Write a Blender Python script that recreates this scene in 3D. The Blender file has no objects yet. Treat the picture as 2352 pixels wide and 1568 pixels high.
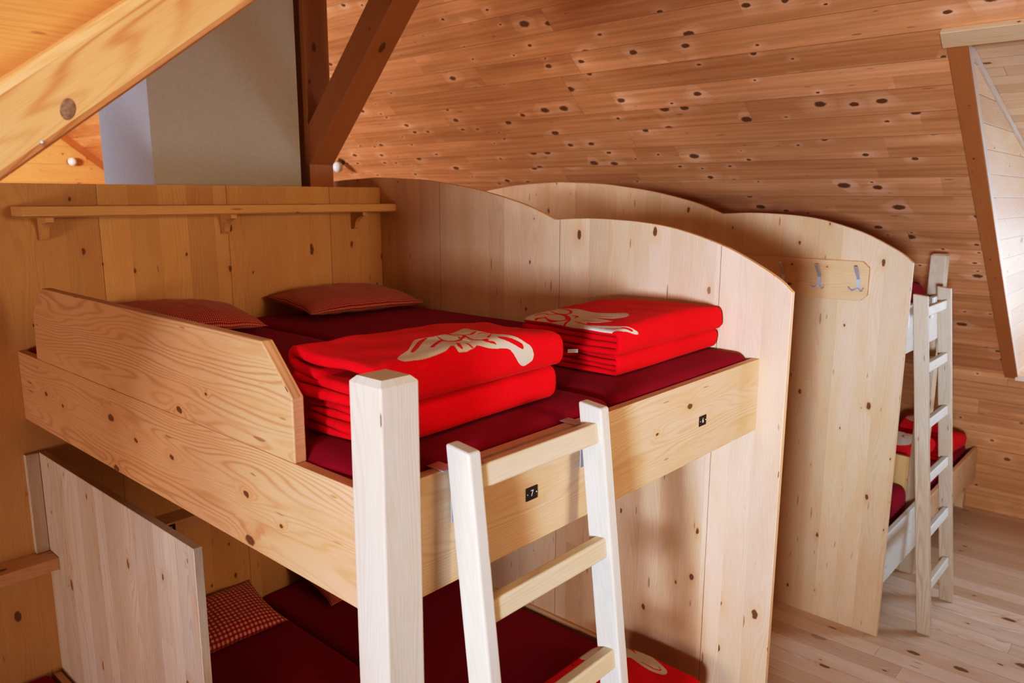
import bpy, bmesh, math, random
import numpy as np
from mathutils import Vector, Matrix, noise

random.seed(7)
FL = 2.36                      # eye height above the floor; geometry below is written relative to eye height
C = bpy.context.scene.collection
V = Vector

# ------------------------------------------------------------------ object helpers
def link(name, me, parent=None):
    o = bpy.data.objects.new(name, me)
    C.objects.link(o)
    if parent is not None:
        o.parent = parent
    return o

def tag(o, label=None, cat=None, group=None, kind=None):
    if label: o['label'] = label
    if cat: o['category'] = cat
    if group: o['group'] = group
    if kind: o['kind'] = kind
    return o

def thing(name, label, cat, loc, group=None):
    o = link(name, None)
    o.empty_display_size = 0.05
    o.location = (loc[0], loc[1], loc[2] + FL)
    return tag(o, label, cat, group)

def uv_box(bm, grain, off=(0.0, 0.0)):
    """metric box-mapped UVs: u runs along the grain, v across it"""
    uv = bm.loops.layers.uv.get('UVMap') or bm.loops.layers.uv.new('UVMap')
    g = V(grain).normalized()
    bm.normal_update()
    for f in bm.faces:
        n = f.normal
        v = n.cross(g)
        if v.length < 0.35:                       # end grain
            a = V((1, 0, 0)) if abs(g.x) < .7 else V((0, 1, 0))
            v = g.cross(a).normalized(); u = v.cross(g)
            for l in f.loops:
                l[uv].uv = (l.vert.co.dot(u) * .05 + off[0] + 3, l.vert.co.dot(v) + off[1])
        else:
            v.normalize()
            if v.dot(V((.31, .53, .79))) < 0: v = -v
            for l in f.loops:
                l[uv].uv = (l.vert.co.dot(g) + off[0], l.vert.co.dot(v) + off[1])

def obj(name, bm, mat, parent=None, grain=None, off=None, smooth=False, tree=True):
    """bmesh (in world metres relative to eye height) -> ONE mesh object"""
    if grain is not None:
        uv_box(bm, grain, off or (0, 0))
    for vv in bm.verts:
        vv.co.z += FL
    if parent is not None:
        m = parent.matrix_world.inverted() if False else Matrix.Translation(-world_loc(parent))
        bm.transform(m)
    me = bpy.data.meshes.new(name)
    bm.to_mesh(me); bm.free()
    me.materials.append(mat)
    if smooth:
        for p in me.polygons: p.use_smooth = True
    return link(name, me, parent)

def world_loc(o):
    l = V(o.location)
    while o.parent is not None:
        o = o.parent; l = l + V(o.location)
    return l

def part(name, bm, mat, parent, grain=None, off=None, smooth=False, label=None):
    o = obj(name, bm, mat, parent, grain, off, smooth)
    if label: o['label'] = label
    return o

def solo(name, label, cat, bm, mat, grain=None, off=None, smooth=False, group=None, kind=None):
    return tag(obj(name, bm, mat, None, grain, off, smooth), label, cat, group, kind)

def struct(name, bm, mat, grain=None, off=None):
    return tag(obj(name, bm, mat, None, grain, off), kind='structure')

def box(x0, x1, y0, y1, z0, z1, bev=0.0, seg=2, bm=None):
    b = bmesh.new()
    bmesh.ops.create_cube(b, size=1)
    for v in b.verts:
        v.co = V((x0 + (v.co.x + .5) * (x1 - x0), y0 + (v.co.y + .5) * (y1 - y0), z0 + (v.co.z + .5) * (z1 - z0)))
    if bev > 0:
        bmesh.ops.bevel(b, geom=list(b.edges), offset=bev, segments=seg, profile=.5, affect='EDGES')
    if bm is None: return b
    me = bpy.data.meshes.new('t'); b.to_mesh(me); bm.from_mesh(me); bpy.data.meshes.remove(me); b.free()
    return bm

def prism(profile, axis, a0, a1, bev=0.0, seg=1):
    """profile = list of 2D points in the plane perpendicular to axis, extruded from a0 to a1"""
    b = bmesh.new()
    def P(p, a):
        if axis == 'x': return V((a, p[0], p[1]))
        if axis == 'y': return V((p[0], a, p[1]))
        return V((p[0], p[1], a))
    lo = [b.verts.new(P(p, a0)) for p in profile]
    hi = [b.verts.new(P(p, a1)) for p in profile]
    n = len(profile)
    b.faces.new(lo); b.faces.new(list(reversed(hi)))
    for i in range(n):
        b.faces.new((lo[i], hi[i], hi[(i + 1) % n], lo[(i + 1) % n]))
    bmesh.ops.recalc_face_normals(b, faces=b.faces)
    if bev > 0:
        es = [e for e in b.edges if e.calc_face_angle(0) > .35]
        bmesh.ops.bevel(b, geom=es, offset=bev, segments=seg, profile=.5, affect='EDGES')
    return b

def quad(*pts):
    b = bmesh.new()
    b.faces.new([b.verts.new(V(p)) for p in pts])
    return b

# ------------------------------------------------------------------ materials
class N:
    def __init__(s, name):
        s.m = bpy.data.materials.new(name); s.m.use_nodes = True
        s.t = s.m.node_tree; s.n = s.t.nodes; s.l = s.t.links
        s.n.clear()
        s.out = s.n.new('ShaderNodeOutputMaterial')
        s.b = s.n.new('ShaderNodeBsdfPrincipled')
        s.l.new(s.b.outputs[0], s.out.inputs[0])
    def _in(s, sock, v):
        if v is None: return
        if isinstance(v, bpy.types.NodeSocket): s.l.new(v, sock)
        else: sock.default_value = v
    def math(s, op, a, b=None, c=None, clamp=False):
        n = s.n.new('ShaderNodeMath'); n.operation = op; n.use_clamp = clamp
        s._in(n.inputs[0], a); s._in(n.inputs[1], b); s._in(n.inputs[2], c)
        return n.outputs[0]
    def sep(s, v):
        n = s.n.new('ShaderNodeSeparateXYZ'); s._in(n.inputs[0], v); return n.outputs
    def comb(s, x, y, z=0.0):
        n = s.n.new('ShaderNodeCombineXYZ'); s._in(n.inputs[0], x); s._in(n.inputs[1], y); s._in(n.inputs[2], z); return n.outputs[0]
    def noise(s, vec, scale, detail=2, rough=.5, dist=0, dim='3D'):
        n = s.n.new('ShaderNodeTexNoise'); n.noise_dimensions = dim
        s._in(n.inputs['Vector'], vec); s._in(n.inputs['Scale'], scale); s._in(n.inputs['Detail'], detail)
        s._in(n.inputs['Roughness'], rough); s._in(n.inputs['Distortion'], dist)
        return n.outputs['Fac']
    def white(s, vec, dim='2D'):
        n = s.n.new('ShaderNodeTexWhiteNoise'); n.noise_dimensions = dim
        if dim == '1D': s._in(n.inputs['W'], vec)
        else: s._in(n.inputs['Vector'], vec)
        return n.outputs
    def mix(s, f, a, b, mode='MIX'):
        n = s.n.new('ShaderNodeMix'); n.data_type = 'RGBA'; n.blend_type = mode
        s._in(n.inputs['Factor'], f)
        for k, v in (('A', a), ('B', b)):
            sock = [i for i in n.inputs if i.name == k and i.type == 'RGBA'][0]
            s._in(sock, v)
        return [o for o in n.outputs if o.type == 'RGBA'][0]
    def ramp(s, f, lo, hi, a=0.0, b=1.0, smooth=True):
        n = s.n.new('ShaderNodeMapRange'); n.interpolation_type = 'SMOOTHSTEP' if smooth else 'LINEAR'
        s._in(n.inputs[0], f); n.inputs[1].default_value = lo; n.inputs[2].default_value = hi
        n.inputs[3].default_value = a; n.inputs[4].default_value = b
        return n.outputs[0]
    def bump(s, h, strength=.3, dist=.001):
        n = s.n.new('ShaderNodeBump'); n.inputs['Strength'].default_value = strength; n.inputs['Distance'].default_value = dist
        s._in(n.inputs['Height'], h); s.l.new(n.outputs[0], s.b.inputs['Normal'])
    def uv(s):
        n = s.n.new('ShaderNodeUVMap'); n.uv_map = 'UVMap'; return n.outputs[0]

def c4(r, g, b): return (r, g, b, 1)

def pine(name, base, dark=None, knot=(.13, .045, .02), strip=.09, length=3.0, joint=None, groove=0.0, seam=.0,
         knots=.32, knot_size=1.0, ring=.30, vary=.18, rough=.46, phase=0.0, seed=0.0, ringfreq=95, spec=.4, halo_lift=.0,
         elong=.7, cell=6.5, halves=0.0):
    m = N(name)
    dark = dark or (base[0] * .66, base[1] * .46, base[2] * .33)
    x, y, _ = m.sep(m.uv())
    vb = m.math('DIVIDE', m.math('SUBTRACT', y, phase), strip)
    i = m.math('FLOOR', vb); fv = m.math('FRACT', vb)
    r1 = m.white(m.math('ADD', i, seed + .37), '1D')
    rv = r1['Value']
    ux = m.math('ADD', m.math('DIVIDE', x, length), m.math('MULTIPLY', rv, 7.3))
    k = m.math('FLOOR', ux); fu = m.math('FRACT', ux)
    r2 = m.white(m.comb(i, k, 0.0), '2D')
    rc = m.sep(r2['Color'])
    U = m.math('ADD', x, m.math('MULTIPLY', rc[0], 19.0))
    W = m.math('ADD', y, m.math('MULTIPLY', rc[1], 11.0))
    # knots
    S = cell
    vo = m.n.new('ShaderNodeTexVoronoi'); vo.voronoi_dimensions = '2D'; vo.feature = 'F1'
    vo.inputs['Scale'].default_value = 1.0; vo.inputs['Randomness'].default_value = .85
    P = m.comb(m.math('MULTIPLY', U, S * .8), m.math('MULTIPLY', W, S))
    m.l.new(P, vo.inputs['Vector'])
    px, py, _ = m.sep(vo.outputs['Position']); qx, qy, _ = m.sep(P)
    cc = m.sep(vo.outputs['Color'])
    dx = m.math('MULTIPLY', m.math('SUBTRACT', qx, px), elong / S)
    dy = m.math('DIVIDE', m.math('SUBTRACT', qy, py), S)
    wob = m.math('MULTIPLY', m.math('SUBTRACT', m.noise(m.comb(U, W), 60, 0, dim='2D'), .5), .006)
    d = m.math('ADD', m.math('SQRT', m.math('ADD', m.math('MULTIPLY', dx, dx), m.math('MULTIPLY', dy, dy))), wob)
    has = m.ramp(cc[0], 1 - knots - .01, 1 - knots + .01)
    rad = m.math('MULTIPLY_ADD', m.math('POWER', cc[1], 2.2), .0125 * knot_size, .0035 * knot_size)
    q = m.math('DIVIDE', d, rad)
    km = m.math('MULTIPLY', m.ramp(q, 1.15, .80), has)
    kring = m.math('MULTIPLY', m.ramp(m.math('ABSOLUTE', m.math('SUBTRACT', q, 1.0)), .35, 0.0), has)
    halo = m.math('MULTIPLY', m.math('EXPONENT', m.math('MULTIPLY', m.math('MULTIPLY', q, q), -.09)), has)
    # growth rings
    lowA = m.noise(m.comb(m.math('MULTIPLY', U, .9), m.math('MULTIPLY', W, 9.0), 0.0), 1.0, 1, dim='2D')
    lowB = m.noise(m.comb(m.math('MULTIPLY', U, 3.5), m.math('MULTIPLY', W, 26.0), 3.3), 1.0, 0, dim='2D')
    rr = m.math('ADD', m.math('MULTIPLY', W, ringfreq), m.math('MULTIPLY', lowA, 13.0))
    rr = m.math('ADD', rr, m.math('MULTIPLY', lowB, 1.6))
    rr = m.math('ADD', rr, m.math('MULTIPLY', halo, 2.2))
    w = m.math('MULTIPLY_ADD', m.math('SINE', m.math('MULTIPLY', rr, 6.2832)), .5, .5)
    w = m.math('POWER', w, 2.6)
    patch = m.ramp(m.noise(m.comb(m.math('MULTIPLY', U, .6), m.math('MULTIPLY', W, 14.0), 8.1), 1.0, 0, dim='2D'), .3, .7, .35, 1.0)
    fib = m.noise(m.comb(m.math('MULTIPLY', U, 14.0), m.math('MULTIPLY', W, 420.0)), 1.0, 0, dim='2D')
    ringmask = m.math('MULTIPLY', m.math('MULTIPLY', w, patch), ring)
    col = m.mix(ringmask, c4(*base), c4(*dark))
    blot = m.noise(m.comb(m.math('MULTIPLY', U, 2.3), m.math('MULTIPLY', W, 12.0), 1.0), 1.0, 2, dim='2D')
    col = m.mix(m.ramp(blot, .35, .75, 0, .35), col, c4(base[0] * .93, base[1] * .78, base[2] * .62))
    if halo_lift > 0:
        col = m.mix(m.math('MULTIPLY', halo, halo_lift), col, c4(min(1, base[0] * 1.25), min(1, base[1] * 1.45), min(1, base[2] * 1.75)))
    else:
        col = m.mix(m.math('MULTIPLY', halo, .35), col, c4(base[0] * .85, base[1] * .62, base[2] * .42))
    tone = m.math('MULTIPLY_ADD', m.math('SUBTRACT', rc[2], .5), vary * 2, 1.0)
    if halves > 0:
        hv = m.math('FLOOR', m.math('MULTIPLY', fv, 2.0))
        r3 = m.white(m.comb(m.math('ADD', i, m.math('MULTIPLY', hv, 37.0)), m.math('FLOOR', m.math('MULTIPLY', ux, 2.3)), 0.0), '2D')['Value']
        tone = m.math('MULTIPLY_ADD', m.math('SUBTRACT', r3, .5), halves * 2, tone)
        streak = m.noise(m.comb(m.math('MULTIPLY', U, 1.1), m.math('MULTIPLY', W, 38.0), 6.6), 1.0, 1, dim='2D')
        tone = m.math('MULTIPLY_ADD', m.math('SUBTRACT', streak, .5), .42, tone)
    tone = m.math('MULTIPLY', tone, m.math('MULTIPLY_ADD', fib, .10, .95))
    col = m.mix(1.0, col, m.comb(tone, m.math('POWER', tone, 1.25), m.math('POWER', tone, 1.5)), 'MULTIPLY')
    col = m.mix(m.math('MULTIPLY', km, .88), col, c4(*knot))
    col = m.mix(m.math('MULTIPLY', kring, .45), col, c4(knot[0] * .6, knot[1] * .6, knot[2] * .6))
    # small resin streaks
    st = m.noise(m.comb(m.math('MULTIPLY', U, 9.0), m.math('MULTIPLY', W, 60.0), 5.0), 1.0, 0, dim='2D')
    col = m.mix(m.ramp(st, .875, .93, 0, .5), col, c4(knot[0] * 1.6, knot[1] * 1.8, knot[2] * 1.6))
    h = None
    if groove > 0:
        e = m.math('MULTIPLY', m.math('SUBTRACT', .5, m.math('ABSOLUTE', m.math('SUBTRACT', fv, .5))), strip)
        g = m.ramp(e, .0, groove, 1, 0)
        col = m.mix(m.math('MULTIPLY', g, .72), col, c4(dark[0] * .3, dark[1] * .25, dark[2] * .2))
        e2 = m.ramp(m.math('MULTIPLY', fv, strip), groove * 1.0, groove * 2.4, 1, 0)
        col = m.mix(m.math('MULTIPLY', e2, .30), col, c4(min(1, base[0] * 1.2), min(1, base[1] * 1.3), min(1, base[2] * 1.4)))
        eu = m.math('MULTIPLY', m.math('SUBTRACT', .5, m.math('ABSOLUTE', m.math('SUBTRACT', fu, .5))), length)
        gu = m.ramp(eu, .0, groove * .7, 1, 0)
        col = m.mix(m.math('MULTIPLY', gu, .55), col, c4(dark[0] * .3, dark[1] * .25, dark[2] * .2))
        h = m.math('MULTIPLY', g, -3.0)
    elif seam > 0:
        e = m.math('MULTIPLY', m.math('SUBTRACT', .5, m.math('ABSOLUTE', m.math('SUBTRACT', fv, .5))), strip)
        col = m.mix(m.math('MULTIPLY', m.ramp(e, 0, .0018, 1, 0), seam), col, c4(*dark))
    if joint:
        jw, jp = joint
        fj = m.math('FRACT', m.math('DIVIDE', m.math('SUBTRACT', y, jp), jw))
        e = m.math('MULTIPLY', m.math('SUBTRACT', .5, m.math('ABSOLUTE', m.math('SUBTRACT', fj, .5))), jw)
        g = m.ramp(e, 0, .0022, 1, 0)
        col = m.mix(m.math('MULTIPLY', g, .8), col, c4(dark[0] * .25, dark[1] * .2, dark[2] * .15))
        h = m.math('MULTIPLY', g, -2.0)
    m._in(m.b.inputs['Base Color'], col)
    m._in(m.b.inputs['Roughness'], m.math('MULTIPLY_ADD', w, .08, rough))
    m.b.inputs['Specular IOR Level'].default_value = spec
    if h is not None: m.bump(h, .35, .0012)
    return m.m

def fabric(name, col, col2=None, sheen=.4, sheen_tint=(1, .5, .6), fuzz=420, bump=.5, motif=False, cream=(.72, .64, .52)):
    m = N(name)
    tc = m.n.new('ShaderNodeTexCoord').outputs['Object']
    f = m.noise(tc, fuzz, 3, .6)
    big = m.noise(tc, 9, 3, .6)
    col2 = col2 or tuple(c * .72 for c in col)
    cc = m.mix(m.ramp(f, .3, .75), c4(*col2), c4(*col))
    cc = m.mix(m.ramp(big, .3, .75, 0, .18), cc, c4(*[c * .6 for c in col]))
    if motif:
        a = m.n.new('ShaderNodeAttribute'); a.attribute_name = 'motif'
        jag = m.math('MULTIPLY', m.math('SUBTRACT', m.noise(tc, 260, 2), .5), .0022)
        sd = m.math('ADD', a.outputs['Fac'], jag)
        mk = m.ramp(sd, -.0006, .0006)
        cr = m.mix(m.ramp(f, .3, .75), c4(*[c * .86 for c in cream]), c4(*cream))
        cc = m.mix(mk, cc, cr)
    m._in(m.b.inputs['Base Color'], cc)
    m.b.inputs['Roughness'].default_value = .95
    m.b.inputs['Specular IOR Level'].default_value = .12
    m.b.inputs['Sheen Weight'].default_value = sheen
    m.b.inputs['Sheen Roughness'].default_value = .45
    m.b.inputs['Sheen Tint'].default_value = c4(*sheen_tint)
    m.bump(f, bump, .0015)
    return m.m

def gingham(name, pitch):
    m = N(name)
    x, y, _ = m.sep(m.uv())
    def st(v):
        fr = m.math('FRACT', m.math('DIVIDE', v, pitch))
        e = m.math('ABSOLUTE', m.math('SUBTRACT', fr, .5))
        return m.ramp(e, .20, .30)          # 1 = red stripe
    a = st(x); b = st(y)
    s = m.math('MULTIPLY', m.math('ADD', a, b), .5)
    cr = m.n.new('ShaderNodeValToRGB')
    e = cr.color_ramp.elements
    e[0].position = 0; e[0].color = c4(.78, .50, .42)
    e[1].position = 1; e[1].color = c4(.33, .012, .015)
    k = cr.color_ramp.elements.new(.5); k.color = c4(.52, .05, .055)
    m.l.new(s, cr.inputs[0])
    tc = m.n.new('ShaderNodeTexCoord').outputs['Object']
    f = m.noise(tc, 700, 2)
    m._in(m.b.inputs['Base Color'], cr.outputs[0])
    m.b.inputs['Roughness'].default_value = .9
    m.b.inputs['Specular IOR Level'].default_value = .15
    m.b.inputs['Sheen Weight'].default_value = .15
    m.bump(f, .3, .0008)
    return m.m

def plain(name, col, rough=.5, metal=0.0, spec=.5, nz=0.0, scale=40):
    m = N(name)
    if nz > 0:
        tc = m.n.new('ShaderNodeTexCoord').outputs['Object']
        f = m.noise(tc, scale, 4, .6)
        m._in(m.b.inputs['Base Color'], m.mix(m.ramp(f, .3, .7), c4(*[c * (1 - nz) for c in col]), c4(*col)))
        m.bump(f, .15, .001)
    else:
        m.b.inputs['Base Color'].default_value = c4(*col)
    m.b.inputs['Roughness'].default_value = rough
    m.b.inputs['Metallic'].default_value = metal
    m.b.inputs['Specular IOR Level'].default_value = spec
    return m.m

def emit(name, col, s):
    m = N(name)
    m.b.inputs['Base Color'].default_value = c4(*col)
    m.b.inputs['Emission Color'].default_value = c4(*col)
    m.b.inputs['Emission Strength'].default_value = s
    return m.m

PANEL = (.80, .58, .38)
M_panel = pine('pine_panel', PANEL, strip=.095, length=9, seam=.10, knots=.22, knot_size=.62, ring=.16, vary=.07, rough=.5, joint=(.745, .565), ringfreq=110)
M_panel2 = pine('pine_panel_far', (.75, .54, .34), strip=.11, length=9, seam=.10, knots=.26, knot_size=.7, ring=.15, vary=.06, rough=.5, seed=5, ringfreq=110)
M_head = pine('pine_headwall', (.72, .47, .22), strip=.12, length=9, seam=.12, knots=.34, knot_size=.85, ring=.22, vary=.09, rough=.5, joint=(.54, 1.203), seed=9)
M_pale = pine('pine_whitened_panel', (.66, .58, .50), dark=(.44, .35, .27), strip=.075, length=9, seam=.12, knots=.34, knot_size=.8, ring=.42, vary=.07, rough=.55, seed=3, knot=(.24, .14, .09), ringfreq=80)
M_rail = pine('pine_rail_board', (.70, .44, .26), strip=.9, length=20, knots=.34, knot_size=.75, ring=.55, vary=.0, rough=.42, seed=2, ringfreq=62)
M_frontrail = pine('pine_front_rail', (.70, .525, .36), strip=.9, length=20, knots=.26, knot_size=.7, ring=.3, vary=.0, rough=.45, seed=21, ringfreq=70)
M_post = pine('pine_post', (.68, .60, .49), strip=.5, length=20, knots=.22, knot_size=.6, ring=.22, vary=.0, rough=.5, seed=4, ringfreq=110)
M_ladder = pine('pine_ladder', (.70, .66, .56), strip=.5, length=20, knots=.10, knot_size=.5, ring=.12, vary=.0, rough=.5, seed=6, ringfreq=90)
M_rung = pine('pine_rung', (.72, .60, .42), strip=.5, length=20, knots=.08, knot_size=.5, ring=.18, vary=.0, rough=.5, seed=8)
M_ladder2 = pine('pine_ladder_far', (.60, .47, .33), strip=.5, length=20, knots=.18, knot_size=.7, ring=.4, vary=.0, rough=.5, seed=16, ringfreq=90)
M_roof = pine('pine_roof_boards', (.75, .405, .215), strip=.1705, phase=.03, length=3.7, groove=.0028, knots=.42, knot_size=1.4, ring=.22, vary=.10, rough=.34, seed=11, halo_lift=.75, elong=.8, spec=.5, cell=7.0, halves=.10, knot=(.10, .03, .012))
M_wallb = pine('pine_wall_boards', (.62, .32, .15), strip=.125, length=2.9, groove=.003, knots=.42, knot_size=1.2, ring=.22, vary=.10, rough=.42, seed=13, halo_lift=.5, elong=.8, halves=.08)
M_dormer = pine('pine_dormer_boards', (.90, .70, .50), strip=.125, length=3.1, groove=.0035, knots=.22, knot_size=1.0, ring=.2, vary=.08, rough=.4, seed=15)
M_near = pine('pine_near_boards', (.80, .47, .22), strip=.24, phase=.165, length=8, groove=.004, knots=.22, knot_size=1.0, ring=.22, vary=.05, rough=.5, seed=17)
M_floor = pine('pine_floor', (.72, .57, .44), dark=(.38, .26, .19), strip=.125, length=2.6, groove=.0024, knots=.30, knot_size=1.25, ring=.45, vary=.12, rough=.5, seed=19, elong=.6, knot=(.12, .06, .035))
M_beam = pine('pine_timber', (.46, .21, .09), strip=.6, length=20, knots=.4, knot_size=.9, ring=.3, vary=.0, rough=.4, seed=23)
M_rafter = pine('pine_rafter', (.86, .53, .29), strip=.8, length=20, knots=.0, knot_size=1.4, ring=.62, vary=.0, rough=.45, seed=28, ringfreq=42)
M_trim = pine('pine_trim', (.52, .23, .09), strip=.6, length=20, knots=.45, knot_size=.6, ring=.25, vary=.0, rough=.42, seed=31)
M_header = pine('pine_header', (.74, .56, .36), strip=.6, length=20, knots=.3, knot_size=.6, ring=.25, vary=.0, rough=.5, seed=33)
M_hook = pine('pine_hookboard', (.76, .51, .30), strip=.6, length=20, knots=.2, knot_size=.6, ring=.25, vary=.0, rough=.42, seed=35)
M_mattress = fabric('crimson_cover', (.32, .004, .030), sheen=.10, sheen_tint=(1, .15, .45), fuzz=900, bump=.25)
M_blanket = fabric('red_wool', (.92, .005, .030), (.66, .003, .016), sheen=.12, sheen_tint=(1, .25, .25), fuzz=520, bump=.6, motif=True)
M_check = gingham('red_gingham_small', .0085)
M_check_big = gingham('red_gingham_large', .021)
M_plaster = plain('grey_plaster', (.60, .62, .62), .85, nz=.05, scale=60)
M_metal = plain('zinc', (.66, .70, .74), .38, .55)
M_plate = plain('black_plate', (.012, .014, .016), .35)
M_white = plain('white_lettering', (.80, .82, .82), .5)
M_tag = plain('white_label', (.72, .72, .72), .8)
M_lamp = plain('opal_glass', (.86, .88, .86), .25)
M_socket = plain('brown_socket', (.10, .05, .03), .5)
M_frame = plain('white_window_frame', (.8, .8, .78), .4)

# ------------------------------------------------------------------ room shell
SL = .788
def roofz(x): return -1.29 - SL * (x - 6.6)
RX = roofz(0)
XK = 6.6; YE = 11.6; YN = -3.2
DX0 = 4.08; DY1 = .93; DY0 = -1.7

struct('floor', box(-6.7, 8.2, YN, YE + .1, -FL - .12, -FL), M_floor, (0, 1, 0))
# right roof slope, with the dormer opening left out
b = bmesh.new()
def slab(b, x0, x1, y0, y1, up=.10):
    vs = [(x0, y0), (x1, y0), (x1, y1), (x0, y1)]
    lo = [b.verts.new((x, y, roofz(abs(x)))) for x, y in vs]
    hi = [b.verts.new((x, y, roofz(abs(x)) + up)) for x, y in vs]
    b.faces.new(lo); b.faces.new(hi[::-1])
    for i in range(4):
        b.faces.new((lo[i], hi[i], hi[(i + 1) % 4], lo[(i + 1) % 4]))
slab(b, 0, XK, DY1 + .014, YE)
slab(b, 0, DX0, DY0, DY1 + .014)
slab(b, 0, XK, YN, DY0)
bmesh.ops.recalc_face_normals(b, faces=b.faces)
struct('ceiling_right', b, M_roof, (0, 1, 0))
b = bmesh.new(); slab(b, -6.6, 0, YN, YE); bmesh.ops.recalc_face_normals(b, faces=b.faces)
struct('ceiling_left', b, M_roof, (0, 1, 0))
struct('wall_right', box(XK, XK + .1, YN, YE, -FL, -1.29), M_wallb, (0, 1, 0))
struct('wall_left', box(-6.7, -6.6, YN, YE, -FL, -1.29), M_wallb, (0, 1, 0))
b = prism([(-6.6, -FL), (6.6, -FL), (6.6, -1.29), (0, RX), (-6.6, -1.29)], 'y', YE, YE + .1)
struct('wall_end', b, M_near, (1, 0, 0))
b = bmesh.new()
for s in (0,):
    n = V((SL, 0, 1)).normalized()
    p0 = V((1.0, YE - .05, roofz(1.0) - .001)); p1 = V((6.5, YE - .05, roofz(6.5) - .001))
    pr = [(p0.x, p0.z), (p1.x, p1.z), (p1.x - n.x * .07, p1.z - n.z * .07), (p0.x - n.x * .07, p0.z - n.z * .07)]
b.free()
b = prism(pr, 'y', YE - .08, YE)
struct('trim_4', b, M_trim, (1, 0, -SL))

# dormer: cheek, shed ceiling, window wall, trim round the opening
def dz(x): return .69 - .229 * (x - 4.2)
XD = 7.7
b = prism([(4.05, roofz(4.05) - .0), (4.2, dz(4.2)), (XD, dz(XD)), (XD, -1.29), (XK, -1.29)], 'y', DY1, DY1 + .012)
struct('wall_dormer_cheek', b, M_dormer, (1, 0, 0))
b = prism([(4.05, roofz(4.05)), (4.2, dz(4.2)), (XD, dz(XD)), (XD, -1.29), (XK, -1.29)], 'y', DY0 - .012, DY0)
struct('wall_dormer_far_cheek', b, M_dormer, (1, 0, 0))
b = prism([(4.05, roofz(4.05) + .02), (4.05, roofz(4.05) + .05), (4.2, dz(4.2) + .04), (XD, dz(XD) + .04), (XD, dz(XD)), (4.2, dz(4.2))], 'y', DY0, DY1)
struct('ceiling_dormer', b, M_dormer, (0, 1, 0))
M_lit_edge = pine('pine_lit_edge', (.84, .76, .66), strip=.6, length=20, knots=.1, knot_size=.5, ring=.15, vary=.0, rough=.4, seed=41)  # pale colour paints the bright light along the cheek's edges
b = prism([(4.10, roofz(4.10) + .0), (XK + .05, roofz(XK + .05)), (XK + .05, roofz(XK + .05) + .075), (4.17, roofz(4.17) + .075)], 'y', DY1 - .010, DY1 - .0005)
struct('lit_edge_roofline', b, M_lit_edge, (1, 0, -SL))  # added strip, painted pale as the brightly lit edge of the cheek
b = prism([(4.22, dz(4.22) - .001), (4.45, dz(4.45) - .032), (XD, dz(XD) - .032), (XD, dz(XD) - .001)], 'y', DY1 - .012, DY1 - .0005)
struct('lit_edge_ceiling', b, M_lit_edge, (1, 0, -.229))  # same painted bright edge, carried on under the dormer ceiling
struct('sill_1', box(XK - .02, XD, DY0, DY1, -1.32, -1.28), M_dormer, (0, 1, 0))['kind'] = 'structure'
# window in the dormer front
w = link('window_1', None); w.location = (XD, -.4, -1.0 + FL); w['kind'] = 'structure'
b = bmesh.new()
zt = dz(XD)
for a in ((DY0, DY0 + .12), (-.44, -.36), (DY1 - .12, DY1)):
    box(XD - .05, XD + .02, a[0], a[1], -1.29, zt, .004, 1, b)
box(XD - .05, XD + .02, DY0, DY1, -1.29, -1.17, .004, 1, b)
box(XD - .05, XD + .02, DY0, DY1, zt - .1, zt, .004, 1, b)
part('window_frame', b, M_frame, w)

n = V((SL, 0, 1)).normalized()      # roof normal (up)
t = V((1, 0, -SL)).normalized()     # down the slope
def roof_board(x0, x1, y0, y1, th):
    """a board lying against the underside of the roof"""
    b = bmesh.new()
    P = []
    for (x, d) in ((x0, 0), (x1, 0), (x1, th), (x0, th)):
        P.append((x - n.x * d, roofz(x) - n.z * d))
    return prism(P, 'y', y0, y1, .002)
struct('trim_1', roof_board(4.06, XK + .012, .916, 1.0, .016), M_trim, (1, 0, -SL))
struct('trim_2', roof_board(4.018, 4.088, DY0 - .1, 1.012, .032), M_header, (0, 1, 0))
struct('trim_3', roof_board(4.06, XK, DY0 - .07, DY0 + .01, .016), M_trim, (1, 0, -SL))

# head wall behind the bunks
struct('wall_back', box(-2.6, 2.6, 3.25, 3.28, -FL, .042), M_head, (0, 0, 1))
# boarded gable piece above the near brace
S2 = .715
def bz(x): return .019 + .75 * (x - .407)          # underside of the brace, y = 1.5
b = prism([(-1.2, bz(-1.2) + .10), (1.9, bz(1.9) + .10), (1.9, 1.75), (-1.2, 1.75)], 'y', 1.60, 1.63)
struct('wall_gable_boards', b, M_near, (1, 0, 0))

# ------------------------------------------------------------------ partitions
ARC = [(1.04, -.322), (1.10, -.274), (1.236, -.203), (1.34, -.163), (1.503, -.119), (1.638, -.100), (1.76, -.092), (1.909, -.089), (2.085, -.097),
       (2.265, -.034), (2.531, .026), (2.764, .060), (2.952, .080), (3.285, .094)]
def smooth_arc(P, n=6):
    out = []
    for i in range(len(P) - 1):
        p0 = P[max(i - 1, 0)] if i != 8 else P[i]
        p1, p2 = P[i], P[i + 1]
        p3 = P[min(i + 2, len(P) - 1)] if i + 1 != 8 else P[i + 1]
        for k in range(n):
            s = k / n
            out.append(tuple(.5 * ((2 * p1[j]) + (-p0[j] + p2[j]) * s + (2 * p0[j] - 5 * p1[j] + 4 * p2[j] - p3[j]) * s * s + (-p0[j] + 3 * p1[j] - 3 * p2[j] + p3[j]) * s ** 3) for j in (0, 1)))
    out.append(P[-1])
    return out
half = smooth_arc(ARC)
def partition(x0, x1, label, mat, dy=0):
    top = [(a + dy, z) for a, z in half] + [(6.57 - a + dy, z) for a, z in reversed(half[:-1])]
    prof = [(top[0][0], -FL)] + top + [(top[-1][0], -FL)]
    b = prism(prof, 'x', x0, x1, .0018, 1)
    return solo('partition_panel', label, 'partition', b, mat, (0, 0, 1))
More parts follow.
